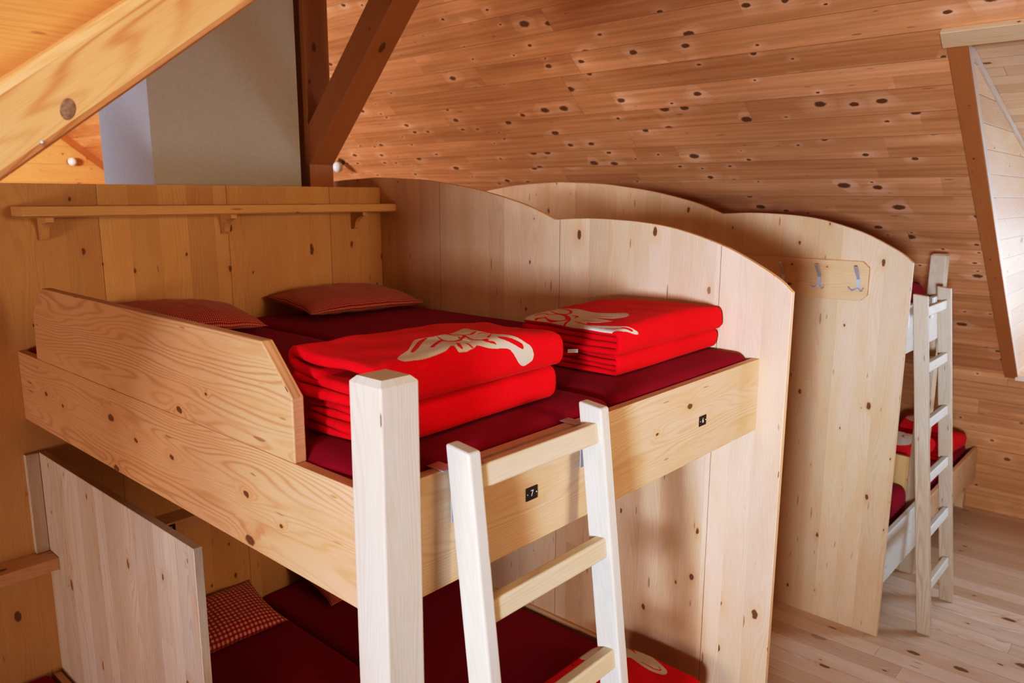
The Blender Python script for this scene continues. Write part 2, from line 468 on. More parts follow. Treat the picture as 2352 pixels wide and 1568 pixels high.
partition(2.602, 2.628, 'tall scalloped pine partition beside the upper bunk with the two red blanket stacks', M_panel)
partition(4.200, 4.226, 'tall scalloped pine partition carrying the coat hook board', M_panel2, .04)

# ------------------------------------------------------------------ the near bunk
bunk = thing('bunk_bed', 'near built-in pine double bunk with post, guard board and number plates 7 and 6', 'bunk bed', (.91, 1.15, -FL))
def chamfer_post(x0, x1, y0, y1, z0, z1, c=.012, e=.004):
    b = box(x0, x1, y0, y1, z0, z1)
    top = [ed for ed in b.edges if all(v.co.z > z1 - 1e-5 for v in ed.verts)]
    bmesh.ops.bevel(b, geom=top, offset=c, segments=1, profile=.5, affect='EDGES')
    vert = [ed for ed in b.edges if abs((ed.verts[0].co - ed.verts[1].co).normalized().z) > .99 and ed.calc_length() > .5]
    bmesh.ops.bevel(b, geom=vert, offset=e, segments=2, profile=.5, affect='EDGES')
    return b
part('post', chamfer_post(.868, .962, 1.100, 1.198, -FL, -.338), M_post, bunk, (0, 0, 1), (.3, .2))
sr = part('side_rail', box(.875, .903, 1.198, 3.25, -.832, -.571, .002), M_rail, bunk, (0, 1, 0), (.6, .31))
g = prism([(1.41, -.5708), (1.41, -.424), (1.522, -.314), (2.912, -.310), (3.028, -.405), (3.04, -.5708)], 'x', .875, .905, .003, 2)
part('guard_board', g, M_rail, bunk, (0, 1, 0), (2.2, .18))
fr = part('front_rail', box(.962, 2.602, 1.14, 1.168, -.832, -.568, .002), M_frontrail, bunk, (1, 0, 0), (.4, .3))
part('bed_base', box(.903, 2.602, 1.168, 3.25, -.70, -.68), M_frontrail, bunk, (1, 0, 0))
part('front_rail', box(.962, 2.602, 1.14, 1.168, -2.13, -1.89, .002), M_frontrail, bunk, (1, 0, 0), (3.4, .7))
part('side_rail', box(.930, .958, 1.198, 3.25, -2.13, -1.90, .002), M_rail, bunk, (0, 1, 0), (5, .4))
part('bed_base', box(.958, 2.602, 1.168, 3.25, -2.06, -2.04), M_frontrail, bunk, (1, 0, 0))
part('ledger', box(2.586, 2.602, 1.168, 3.25, -2.04, -1.916, .002), M_hook, bunk, (0, 1, 0))

def numplate(parent, x0, x1, z0, z1, y, char, screws=True):
    p = part('number_plate', box(x0, x1, y - .0022, y, z0, z1, .0004, 1), M_plate, parent)
    p['label'] = 'small black number plate reading ' + char
    cu = bpy.data.curves.new('n', 'FONT'); cu.body = char; cu.size = .0225; cu.align_x = 'CENTER'; cu.align_y = 'CENTER'; cu.extrude = .0003
    to = bpy.data.objects.new('n', cu); C.objects.link(to)
    dg = bpy.context.evaluated_depsgraph_get()
    me = bpy.data.meshes.new_from_object(to.evaluated_get(dg))
    bpy.data.objects.remove(to); bpy.data.curves.remove(cu)
    b = bmesh.new(); b.from_mesh(me); bpy.data.meshes.remove(me)
    b.transform(Matrix.Translation(((x0 + x1) / 2, y - .0026, (z0 + z1) / 2)) @ Matrix.Rotation(math.pi / 2, 4, 'X'))
    part('numeral', b, M_white, p)
    if screws:
        for xx in (x0 + .0045, x1 - .0045):
            b = bmesh.new(); bmesh.ops.create_cone(b, cap_ends=True, segments=12, radius1=.0020, radius2=.0015, depth=.0012)
            b.transform(Matrix.Translation((xx, y - .0028, (z0 + z1) / 2)) @ Matrix.Rotation(math.pi / 2, 4, 'X'))
            part('screw', b, M_metal, p)
    return p
# deeper than thing > part > sub-part is not allowed, so the plates hang on the bunk itself
numplate(bunk, 1.3255, 1.3675, -.7195, -.6865, 1.14, '7')
numplate(bunk, 2.172, 2.216, -.7235, -.6905, 1.14, '6')

# short divider of the lower bunk and its batten
prof = [(1.985, -FL), (1.985, -.962), (3.25, -.966), (3.25, -1.366), (3.134, -1.366), (3.134, -1.418), (3.25, -1.418), (3.25, -FL)]
solo('divider_panel', 'low whitened pine divider panel beside the lower bunk, under the side rail', 'partition', prism(prof, 'x', .900, .926, .0015, 1), M_pale, (0, 0, 1), (.2, 0))
solo('wall_batten', 'narrow pale batten upright on the head wall left of the low divider', 'batten', box(.853, .899, 3.226, 3.25, -1.366, -.967, .002), M_pale, (0, 0, 1), (2, .4))

# ------------------------------------------------------------------ shelves
def bracket(x, z, y1, d=.10, h=.085):
    pts = [(y1, z), (y1 - d, z), (y1 - d, z - .018)]
    for k in range(1, 7):
        a = k / 7 * math.pi / 2
        pts.append((y1 - d + (d - .03) * math.sin(a) * .95, z - .018 - (h - .03) * (1 - math.cos(a))))
    pts += [(y1 - .03, z - h + .008), (y1 - .022, z - h), (y1, z - h)]
    return prism(pts, 'x', x - .013, x + .013, .001, 1)
sh = thing('wall_shelf', 'long narrow pine shelf on the head wall above the two upper pillows', 'shelf', (1.75, 3.19, -.08))
part('shelf_board', prism([(.905, 3.124), (2.601, 3.124), (2.601, 3.25), (.905, 3.25)], 'z', -.080, -.040, .002, 2), M_head, sh, (1, 0, 0), (.5, .2))
for xx in (1.00, 1.72, 2.42):
    part('bracket', bracket(xx, -.0805, 3.2499), M_head, sh, (0, 1, 0))
sh2 = thing('wall_shelf', 'lower pine shelf passing through the notch of the whitened divider, plate 2 on its edge', 'shelf', (.9, 3.19, -1.41))
part('shelf_board', box(-1.9, 2.601, 3.136, 3.25, -1.416, -1.368, .002), M_hook, sh2, (1, 0, 0), (.5, .2))
for xx in (-1.2, .0, 1.60, 2.4):
    part('bracket', bracket(xx, -1.4165, 3.2499, .09, .07), M_head, sh2, (0, 1, 0))
numplate(sh2, 1.318, 1.352, -1.410, -1.376, 3.136, '2', False)

# ------------------------------------------------------------------ ladders
def ladder(label, xl, xr, ytop, ztop, lean, zr, mat, mrung, w=.037, dep=.070):
    t = thing('bunk_ladder', label, 'ladder', ((xl + xr) / 2, ytop - lean * (FL + ztop) - .03, -FL))
    zf = -FL
    for x in (xl, xr):
        yb = lambda z: ytop + lean * (z - ztop)
        pr = [(yb(ztop), ztop + .004), (yb(zf), zf), (yb(zf) - dep, zf), (yb(ztop) - dep, ztop - .004)]
        part('side_rail', prism(pr, 'x', x, x + w, .006, 3), mat, t, (0, lean, 1), (x, .1))
    for z in zr:
        y1 = ytop + lean * (z - ztop) - .022
        b = bmesh.new()
        bmesh.ops.create_cube(b, size=1)
        for v in b.verts:
            v.co = V((xl + w - .002 + (v.co.x + .5) * (xr - xl - w + .004), y1 + (v.co.y - .5) * .034, z + (v.co.z - .5) * .052))
        bmesh.ops.bevel(b, geom=[e for e in b.edges if abs((e.verts[0].co - e.verts[1].co).normalized().x) > .9], offset=.006, segments=3, profile=.5, affect='EDGES')
        b.transform(Matrix.Translation((0, y1, z)) @ Matrix.Rotation(-math.atan(lean), 4, 'X') @ Matrix.Translation((0, -y1, -z)))
        part('rung', b, mrung, t, (1, 0, 0), (z, z * .3))
    return t
L1 = ladder('near pine ladder hooked on the front rail by number plate 7', 1.052, 1.508, 1.127, -.508, .118, [-.553, -.845, -1.137, -1.43, -1.73, -2.03], M_ladder, M_rung)
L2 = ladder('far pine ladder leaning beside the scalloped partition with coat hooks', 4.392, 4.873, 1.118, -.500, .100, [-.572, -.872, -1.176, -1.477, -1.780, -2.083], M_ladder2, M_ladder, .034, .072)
# hooks: bent zinc plates lying over the bed rail
for T, xs, yr in ((L1, (1.050, 1.506), 1.14), (L2, (4.390, 4.871), 1.14)):
    for x in xs:
        b = bmesh.new()
        box(x, x + .036, yr - .010, yr + .045, -.5672, -.5648, .0004, 1, b)
        box(x + .021, x + .036, yr - .0115, yr - .009, -.685, -.5648, .0004, 1, b)
        part('hook_plate', b, M_metal, T)

# ------------------------------------------------------------------ mattresses
def rbox(x0, x1, y0, y1, z0, z1, r, cell=.03, crown=.006, amp=.002, seed=0.0, fn=None):
    b = bmesh.new()
    def grid(n, a0, a1):
        # finer near the rounded ends
        inner = max(2, int((a1 - a0 - 2 * r) / cell))
        e = [a0 + r * (1 - math.cos(k / 5 * math.pi / 2)) for k in range(5)]
        m_ = [a0 + r + (a1 - a0 - 2 * r) * k / inner for k in range(inner + 1)]
        return e + m_ + [a1 - (q - a0) for q in reversed(e)]
    X, Y, Z = grid(0, x0, x1), grid(0, y0, y1), grid(0, z0, z1)
    cache = {}
    def vert(p):
        k = (round(p[0], 5), round(p[1], 5), round(p[2], 5))
        if k not in cache: cache[k] = b.verts.new(p)
        return cache[k]
    def face(A, B, f):
        for i in range(len(A) - 1):
            for j in range(len(B) - 1):
                b.faces.new([vert(f(A[i], B[j])), vert(f(A[i + 1], B[j])), vert(f(A[i + 1], B[j + 1])), vert(f(A[i], B[j + 1]))])
    face(X, Y, lambda a, c: (a, c, z1)); face(Y, X, lambda a, c: (c, a, z0))
    face(Y, Z, lambda a, c: (x1, a, c)); face(Z, Y, lambda a, c: (x0, c, a))
    face(Z, X, lambda a, c: (c, y1, a)); face(X, Z, lambda a, c: (a, y0, c))
    for v in b.verts:
        p = v.co.copy()
        q = V((min(max(p.x, x0 + r), x1 - r), min(max(p.y, y0 + r), y1 - r), min(max(p.z, z0 + r), z1 - r)))
        d = p - q
        if d.length > 1e-7:
            d = d.normalized() * r
        p = q + d
        s = ((p.x - x0) / (x1 - x0) * 2 - 1, (p.y - y0) / (y1 - y0) * 2 - 1)
        if p.z > (z0 + z1) / 2:
            p.z += crown * max(0, 1 - s[0] ** 4) * max(0, 1 - s[1] ** 6)
        nn = noise.noise(V((p.x * 7 + seed, p.y * 5, p.z * 9)))
        p += d.normalized() * nn * amp if d.length > 0 else V((0, 0, nn * amp))
        if fn: p = fn(p)
        v.co = p
    bmesh.ops.recalc_face_normals(b, faces=b.faces)
    return b
def near_corner(p):
    # gathered cover at the corner by the post
    k = max(0, 1 - ((p.x - .92) / .10) ** 2) * max(0, 1 - ((p.y - 1.27) / .22) ** 2)
    if k > 0:
        w = math.sin((p.z * 150) + p.y * 20) * .007
        p.x += w * k
        p.z += k * (.004 * math.sin(p.y * 60 + p.z * 50))
    return p
mats = [('crimson covered mattress on the upper bunk beside the side rail, number 7 side', (.907, 1.742, 1.172, 3.245, -.678, -.552), near_corner),
        ('crimson covered mattress on the upper bunk beside the scalloped partition, number 6 side', (1.748, 2.588, 1.172, 3.245, -.678, -.550), None),
        ('dark crimson mattress on the lower bunk next to the whitened divider', (.962, 1.772, 1.172, 3.245, -2.038, -1.925), None),
        ('dark crimson mattress on the lower bunk against the scalloped partition', (1.780, 2.576, 1.172, 3.245, -2.038, -1.925), None)]
for k, (lab, d, fn) in enumerate(mats):
    solo('mattress', lab, 'mattress', rbox(*d, .040, .035, .007, .003, k * 3.1, fn), M_mattress, smooth=True)

# ------------------------------------------------------------------ blankets
def seg_dist(px, py, a, b_):
    ax, ay = a; bx, by = b_
    dx, dy = bx - ax, by - ay
    L = dx * dx + dy * dy + 1e-12
    t_ = np.clip(((px - ax) * dx + (py - ay) * dy) / L, 0, 1)
    return np.hypot(px - ax - t_ * dx, py - ay - t_ * dy)
def poly_sd(px, py, poly):
    d = np.full(px.shape, 9.0); ins = np.zeros(px.shape, bool)
    n_ = len(poly)
    for i in range(n_):
        a, b_ = poly[i], poly[(i + 1) % n_]
        d = np.minimum(d, seg_dist(px, py, a, b_))
        if a[1] != b_[1]:
            c = ((a[1] > py) != (b_[1] > py)) & (px < (b_[0] - a[0]) * (py - a[1]) / (b_[1] - a[1]) + a[0])
            ins ^= c
    return np.where(ins, d, -d)
def catmull(P, closed, n_=4):
    out = []; L = len(P)
    rng = range(L) if closed else range(L - 1)
    for i in rng:
        g_ = lambda k: P[k % L] if closed else P[min(max(k, 0), L - 1)]
        p0, p1, p2, p3 = g_(i - 1), g_(i), g_(i + 1), g_(i + 2)
        for k in range(n_):
            s = k / n_
            out.append(tuple(.5 * ((2 * p1[j]) + (-p0[j] + p2[j]) * s + (2 * p0[j] - 5 * p1[j] + 4 * p2[j] - p3[j]) * s * s + (-p0[j] + 3 * p1[j] - 3 * p2[j] + p3[j]) * s ** 3) for j in (0, 1)))
    if not closed: out.append(P[-1])
    return out
def motif_sd(px, py, M):
    sd = poly_sd(px, py, catmull(M['shape'], True, 3))
    for st, wd in M['strokes']:
        P = catmull(st, False, 4) if len(st) > 2 else st
        d = np.full(px.shape, 9.0)
        L = len(P) - 1
        for i in range(L):
            tp = min(1.0, .45 + 2.2 * min((i + .5) / L, 1 - (i + .5) / L))
            d = np.minimum(d, seg_dist(px, py, P[i], P[i + 1]) - wd * tp / 2)
        sd = np.minimum(sd, d)
    return sd

M7 = {'shape': [(0.085, 0.038), (0.088, 0.025), (0.113, 0.023), (0.143, 0.021), (0.181, 0.021), (0.22, 0.024), (0.252, 0.035), (0.248, 0.018), (0.258, 0.016), (0.272, 0.015), (0.293, 0.017), (0.309, 0.019), (0.322, 0.022), (0.347, 0.016), (0.378, 0.012), (0.412, 0.009), (0.429, 0.003), (0.442, -0.012), (0.455, -0.028), (0.476, -0.037), (0.497, -0.034), (0.513, -0.028), (0.517, -0.015), (0.508, 0.004), (0.49, 0.013), (0.47, 0.025), (0.459, 0.036), (0.439, 0.067), (0.439, 0.11), (0.458, 0.169), (0.438, 0.17), (0.378, 0.14), (0.289, 0.13), (0.256, 0.14), (0.227, 0.147), (0.175, 0.103), (0.143, 0.075), (0.11, 0.059)],
      'strokes': [([(0.144, 0.059), (0.179, 0.086), (0.227, 0.124), (0.254, 0.135)], 0.013), ([(0.207, 0.059), (0.263, 0.092)], 0.011), ([(0.285, 0.126), (0.271, 0.092), (0.282, 0.071), (0.315, 0.068), (0.363, 0.088), (0.364, 0.113), (0.355, 0.136)], 0.009), ([(0.365, 0.086), (0.348, 0.058), (0.353, 0.04), (0.377, 0.034), (0.438, 0.067)], 0.008), ([(0.377, 0.097), (0.389, 0.091), (0.433, 0.112)], 0.008), ([(0.354, 0.134), (0.342, 0.09)], 0.005), ([(0.403, 0.082), (0.429, 0.088), (0.428, 0.07)], 0.005), ([(0.282, 0.046), (0.266, 0.025)], 0.01), ([(0.299, 0.037), (0.3, 0.023)], 0.007), ([(0.362, 0.027), (0.385, 0.02)], 0.005), ([(0.42, 0.029), (0.474, 0.007)], 0.011)]}
M6 = {'shape': [(-0.02, 0.40800000000000003), (0.007, 0.404), (0.048, 0.404), (0.107, 0.373), (0.159, 0.404), (0.186, 0.338), (0.175, 0.277), (0.169, 0.207), (0.188, 0.143), (0.206, 0.115), (0.183, 0.088), (0.148, 0.079), (0.121, 0.098), (0.113, 0.127), (0.107, 0.171), (0.089, 0.088), (0.062, 0.107), (0.045, 0.133), (0.041, 0.152), (0.025, 0.129), (0.036, 0.077), (0.05, 0.034), (0.068, 0.017), (0.089, 0.007), (0.101, -0.002), (0.072, 0.003), (0.044, 0.012), (0.011, 0.023), (-0.02, 0.061), (-0.02, 0.104), (-0.02, 0.15), (-0.02, 0.127), (-0.02, 0.154), (-0.02, 0.191), (-0.02, 0.225), (-0.02, 0.264), (-0.02, 0.296), (-0.02, 0.35)],
      'strokes': [([(0.118, 0.368), (0.088, 0.323), (0.088, 0.289), (0.107, 0.277), (0.138, 0.3), (0.171, 0.358), (0.139, 0.371)], 0.01), ([(0.035, 0.325), (0.008, 0.289), (0.013, 0.253), (0.038, 0.237), (0.074, 0.271), (0.081, 0.307), (0.064, 0.328)], 0.012), ([(0.084, 0.275), (0.039, 0.225), (-0.02, 0.211)], 0.01), ([(0.088, 0.25), (0.088, 0.229), (0.068, 0.225)], 0.01), ([(0.058, 0.184), (0.062, 0.145), (0.076, 0.116)], 0.006), ([(0.036, 0.202), (0.025, 0.154), (0.022, 0.116)], 0.007), ([(0.123, 0.204), (0.127, 0.152), (0.145, 0.118)], 0.005), ([(0.011, 0.082), (0.026, 0.038), (0.054, 0.017), (0.071, 0.01)], 0.006), ([(0.031, 0.362), (0.066, 0.351), (0.058, 0.327)], 0.008), ([(0.006, 0.336), (0.024, 0.32)], 0.012)]}
ML = {'shape': [(0.322, 0.42), (0.43, 0.42), (0.5, 0.415), (0.545, 0.414), (0.558, 0.393), (0.558, 0.341), (0.558, 0.316), (0.558, 0.272), (0.557, 0.218), (0.528, 0.145), (0.512, 0.121), (0.485, 0.119), (0.469, 0.143), (0.461, 0.195), (0.471, 0.238), (0.486, 0.283), (0.401, 0.285), (0.397, 0.333), (0.352, 0.407), (0.387, 0.42), (0.408, 0.42)],
      'strokes': [([(0.473, 0.42), (0.466, 0.42), (0.479, 0.419)], 0.012), ([(0.459, 0.42), (0.477, 0.416)], 0.012), ([(0.558, 0.337), (0.557, 0.314), (0.533, 0.278)], 0.009), ([(0.484, 0.225), (0.485, 0.171), (0.502, 0.144), (0.519, 0.169)], 0.007)]}
MP = {'shape': [(.10, .10), (.20, .05), (.34, .07), (.42, .02), (.47, .08), (.40, .16), (.50, .20), (.42, .26), (.30, .22), (.20, .27), (.12, .22)],
      'strokes': [([(.25, .12), (.31, .15), (.36, .11)], .012), ([(.18, .15), (.26, .18)], .01)]}

def blanket(W, D, H, layers, motif=None, seed=0, fine=.005, crown=.012, back_loop=0.0, droop=0.0, tiltx=0.0):
    """folded blanket in local coords: x 0..W, y 0..D (0 = front fold), z 0..H. Returns mesh"""
    t_ = H / layers
    r_big = H / 2 - t_ / 2
    path = []                     # (y, z, ysurf or None)
    # start: top layer at the back, run forward, big fold over the front, bottom layer to the back, zigzag inside
    ny = max(8, int(D / (fine * 1.3)))
    zt_ = H - t_ / 2
    y_f = H * .42
    if back_loop > 0:
        # the top edge is turned under at the back
        for k in range(5, -1, -1): path.append((D - .02 - .05 * k / 5 - .02, zt_ - t_ * 1.05 - back_loop * .25, None))
        for k in range(1, 8):
            a = math.pi * k / 8
            path.append((D - .02 + math.sin(a) * (.02 + back_loop * .3), zt_ - (t_ * .55 + back_loop * .12) * (1 + math.cos(a)), None))
    for k in range(ny + 1):
        y = D - .02 - (D - .02 - y_f) * k / ny
        path.append((y, zt_, y))
    na = 18; s0 = 0.0; lp = (y_f, zt_)
    for k in range(1, na):
        a = math.pi * k / na
        rr_ = r_big
        ca = math.cos(a); sq = .62
        yy_ = y_f - abs(math.sin(a)) ** sq * (y_f - t_ / 2); zz_ = H / 2 + math.copysign(abs(ca) ** sq, ca) * rr_
        s0 += math.hypot(yy_ - lp[0], zz_ - lp[1]); lp = (yy_, zz_)
        path.append((yy_, zz_, y_f - s0 if a < 2.4 else None))
    n2 = max(8, int(D / .02))
    for k in range(n2 + 1):
        path.append((y_f + (D - .012 - y_f) * k / n2, t_ / 2, None))
    z = t_ / 2; inner = layers - 2 - (1 if back_loop > 0 else 0)
    back = True
    yfi = y_f * .62
    for q in range(inner):
        z2 = z + t_
        if back:
            yb = D - .012 + .006 * math.sin(seed * 3 + q * 2.1)
            for k in range(1, 5):
                a = math.pi * k / 5
                path.append((yb + math.sin(a) * t_ * .5, z + (1 - math.cos(a)) * t_ / 2, None))
            ye = yfi + .012 * (q % 3)
            for k in range(n2 + 1): path.append((yb + (ye - yb) * k / n2, z2, None))
        else:
            for k in range(1, 5):
                a = math.pi * k / 5
                path.append((ye - math.sin(a) * t_ * .5, z + (1 - math.cos(a)) * t_ / 2, None))
            for k in range(n2 + 1): path.append((ye + (D - .016 - ye) * k / n2, z2, None))
        z = z2; back = not back
    npth = len(path)
    P = np.array([(p[0], p[1]) for p in path])
    T = np.gradient(P, axis=0); T /= (np.linalg.norm(T, axis=1, keepdims=True) + 1e-9)
    NN = np.stack([-T[:, 1], T[:, 0]], 1)           # left normal
    # outward side: for top layer running to -y, the normal should be +z
    if NN[[i for i, p in enumerate(path) if p[2] is not None][2], 1] < 0: NN = -NN
    xs = [0, .0025, .006, .011] + list(np.arange(.016, W - .016, fine * 1.2)) + [W - .011, W - .006, W - .0025, W]
    verts = []; sdx = []; sdy = []; on = []
    rnd = [math.sin(seed * 7.7 + i * 1.3) for i in range(40)]
    arc = np.concatenate([[0], np.cumsum(np.linalg.norm(np.diff(P, axis=0), axis=1))])
    endj = [.006 * math.sin(arc[i] * 9 + seed) + .0045 * math.sin(arc[i] * 23 + seed * 2) for i in range(npth)]
    for i in range(npth):
        for side in (1, -1):
            for x in xs:
                e = min(x, W - x)
                f_ = .25 + .75 * min(1, e / .009) ** .5 if e < .009 else 1.0
                off = side * t_ * .465 * f_
                y = P[i, 0] + NN[i, 0] * off; zz = P[i, 1] + NN[i, 1] * off
                xx = x + (endj[i] if x > W / 2 else -endj[i]) * 1.0
                # soft shape
                hz = zz / H
                u_ = x / W * 2 - 1; v_ = y / D
                dz_ = hz * (crown * (1 - u_ * u_) * (.6 + .4 * math.sin(min(max(v_, 0), 1) * math.pi))
                            + .0045 * noise.noise(V((x * 6 + seed, y * 7, 0))) + .003 * noise.noise(V((x * 15, y * 15 + seed, zz * 20))))
                dz_ += hz * back_loop * max(0, (v_ - .55) / .45) ** 2 * max(0, 1 - x / W * 1.7) * .6
                dz_ -= hz * droop * max(0, (x / W - .6) / .4) ** 2
                dz_ += hz * tiltx * (x / W)
                dy_ = .006 * noise.noise(V((x * 5, zz * 14 + seed, 2.2)))
                verts.append((xx, y + dy_, max(zz + dz_, .0005)))
                s_ = path[i][2]
                ok = s_ is not None and side == 1
                on.append(ok); sdx.append(x); sdy.append(s_ if ok else -9)
    nx = len(xs)
    idx = lambda i, s, j: (i * 2 + s) * nx + j
    faces = []
    for i in range(npth - 1):
        for j in range(nx - 1):
            faces.append((idx(i, 0, j), idx(i, 0, j + 1), idx(i + 1, 0, j + 1), idx(i + 1, 0, j)))
            faces.append((idx(i, 1, j), idx(i + 1, 1, j), idx(i + 1, 1, j + 1), idx(i, 1, j + 1)))
        for j, fl in ((0, False), (nx - 1, True)):
            f_ = (idx(i, 0, j), idx(i + 1, 0, j), idx(i + 1, 1, j), idx(i, 1, j))
            faces.append(f_ if not fl else f_[::-1])
    for i, fl in ((0, True), (npth - 1, False)):
        for j in range(nx - 1):
            f_ = (idx(i, 0, j), idx(i, 0, j + 1), idx(i, 1, j + 1), idx(i, 1, j))
            faces.append(f_ if not fl else f_[::-1])
    me = bpy.data.meshes.new('blanket')
    me.from_pydata(verts, [], faces)
    bm_ = bmesh.new(); bm_.from_mesh(me); bmesh.ops.recalc_face_normals(bm_, faces=bm_.faces); bm_.to_mesh(me); bm_.free()
    at = me.attributes.new('motif', 'FLOAT', 'POINT')
    val = np.full(len(verts), -1.0)
    if motif:
        on = np.array(on); sx = np.array(sdx); sy = np.array(sdy)
        if on.any():
            val[on] = motif_sd(sx[on], sy[on], motif)
    at.data.foreach_set('value', val.astype(np.float32))
    me.materials.append(M_blanket)
    for p in me.polygons: p.use_smooth = True
    return me

def put_blanket(me, x, y, z, rot, label, group=None):
    o = bpy.data.objects.new('folded_blanket', me); C.objects.link(o)
    o.location = (x, y, z + FL); o.rotation_euler = (0, 0, math.radians(rot))
    tag(o, label, 'blanket', group)
    return o
G1 = 'folded blankets on the bunks'
put_blanket(blanket(.625, .285, .090, 4, None, 1.3, .012, .003), .995, 1.262, -.5445, 1.5, 'red folded blanket lying under the one with the edelweiss, behind the corner post', G1)
put_blanket(blanket(.655, .300, .100, 4, M7, 2.1, .004, .016, .030, .010), .975, 1.246, -.4535, 1.5, 'red folded blanket with big cream edelweiss, topmost of the pile behind the corner post', G1)
put_blanket(blanket(.650, .360, .068, 4, None, 3.7, .012, .004), 1.930, 1.285, -.5425, 1.0, 'red folded blanket at the bottom of the pile against the scalloped partition', G1)
b6 = put_blanket(blanket(.672, .400, .080, 4, M6, 4.4, .004, .026, .0, .0), 1.906, 1.266, -.4735, 1.0, 'red folded blanket with cream flower wrapping its left fold, top of pile against the partition', G1)
b = bmesh.new(); box(-.002, .030, 0, .0008, 0, .012, 0, 1, b)
def care_tag(parent, x, y, z, rz, w_=.03, h_=.012):
    me = bpy.data.meshes.new('care_tag'); bb = box(0, w_, 0, .0008, 0, h_)
    bb.to_mesh(me); bb.free(); me.materials.append(M_tag)
    o = link('care_tag', me, parent); o.location = (x, y, z); o.rotation_euler = (.4, .1, rz)
    o['label'] = 'small white care label'
b.free()
care_tag(b6, -.012, .150, -.004, 1.9, .034, .012)
care_tag(b6, -.010, .275, -.010, 1.6, .05, .014)
put_blanket(blanket(.565, .44, .145, 8, ML, 5.2, .006, .012, .0, .012), 1.865, 1.205, -1.917, 0, 'red folded blanket with cream petals on the lower bunk, seen behind the near ladder', G1)

# ------------------------------------------------------------------ pillows
def pillow(W, D, H, seed=0, nu=64, nv=40, pinch=.06):
    b = bmesh.new(); uvl = b.loops.layers.uv.new('UVMap')
    G = {}
    for s in (1, -1):
        for i in range(nu + 1):
            for j in range(nv + 1):
                u = i / nu * 2 - 1; v = j / nv * 2 - 1
                edge = (i in (0, nu)) or (j in (0, nv))
                if s == -1 and edge: G[(s, i, j)] = G[(1, i, j)]; continue
                prof = (max(0, 1 - abs(u) ** 2.6) ** .55) * (max(0, 1 - abs(v) ** 2.4) ** .55)
                cx = 1 - pinch * (1 - v * v) * abs(u) ** 3; cy = 1 - pinch * 1.3 * (1 - u * u) * abs(v) ** 3
                x = u * W / 2 * cx; y = v * D / 2 * cy
                z = s * H / 2 * prof * (1 if s > 0 else .55)
                wr = noise.noise(V((x * 14 + seed, y * 14, s))) * .006 + noise.noise(V((x * 34 + seed, y * 34, s))) * .0025
                edgew = noise.noise(V((u * 5 + seed, v * 5, 3))) * .006
                z += wr * (.3 + prof) * .9 + edgew * (1 - prof) * .7
                G[(s, i, j)] = b.verts.new((x, y, z))
    for s in (1, -1):
        for i in range(nu):
            for j in range(nv):
                q = [(i, j), (i + 1, j), (i + 1, j + 1), (i, j + 1)]
                if s < 0: q = q[::-1]
                f = b.faces.new([G[(s, a, c)] for a, c in q])
                for l, (a, c) in zip(f.loops, q):
                    l[uvl].uv = (a / nu * W * 1.04, c / nv * D * 1.06)
    me = bpy.data.meshes.new('pillow'); b.to_mesh(me); b.free()
    for p in me.polygons: p.use_smooth = True
    return me
def put_pillow(W, D, H, loc, rot, mat, label, seed):
    me = pillow(W, D, H, seed); me.materials.append(mat)
    o = bpy.data.objects.new('pillow', me); C.objects.link(o)
    o.location = (loc[0], loc[1], loc[2] + FL); o.rotation_euler = [math.radians(a) for a in rot]
    tag(o, label, 'pillow')
put_pillow(.66, .37, .125, (2.215, 3.035, -.490), (7, 1, 0), M_check, 'red gingham pillow on the upper bunk in the corner by the scalloped partition', 1)
put_pillow(.62, .37, .130, (1.375, 3.040, -.486), (7, 3, -4), M_check, 'red gingham pillow on the upper bunk half hidden by the guard board', 5)
put_pillow(.66, .34, .12, (1.400, 3.075, -1.862), (14, 0, 0), M_check_big, 'large-checked red pillow on the lower bunk beside the whitened divider', 9)
put_pillow(.62, .36, .11, (2.245, 3.045, -1.868), (12, 0, 0), M_check, 'small-checked red pillow on the lower bunk mostly hidden under the side rail', 13)

# ------------------------------------------------------------------ bunk to the left of the divider (its head corner shows)
lb = thing('low_bed', 'low pine bed left of the whitened divider, only its head corner in view', 'bed', (.0, 2.2, -FL))
part('side_rail', box(.868, .896, 1.98, 3.249, -2.13, -1.895, .002), M_hook, lb, (0, 1, 0))
part('side_rail', box(-.85, -.822, 1.3, 3.249, -2.13, -1.895, .002), M_hook, lb, (0, 1, 0))
part('front_rail', box(-.822, .868, 1.3, 1.328, -2.13, -1.895, .002), M_hook, lb, (1, 0, 0))
part('bed_base', box(-.822, .868, 1.328, 3.249, -2.06, -2.04), M_hook, lb, (1, 0, 0))
for xx in (-.85, .82):
    part('leg', box(xx + .001, xx + .05, 1.35, 1.40, -FL, -2.06), M_hook, lb, (0, 0, 1))
    part('leg', box(xx + .001, xx + .05, 3.15, 3.20, -FL, -2.06), M_hook, lb, (0, 0, 1))
solo('mattress', 'dark crimson mattress left of the whitened divider, at the lower left', 'mattress', rbox(-.81, .852, 1.34, 3.24, -2.038, -1.872, .03, .05, .004, .003, 9.3), M_mattress, smooth=True)

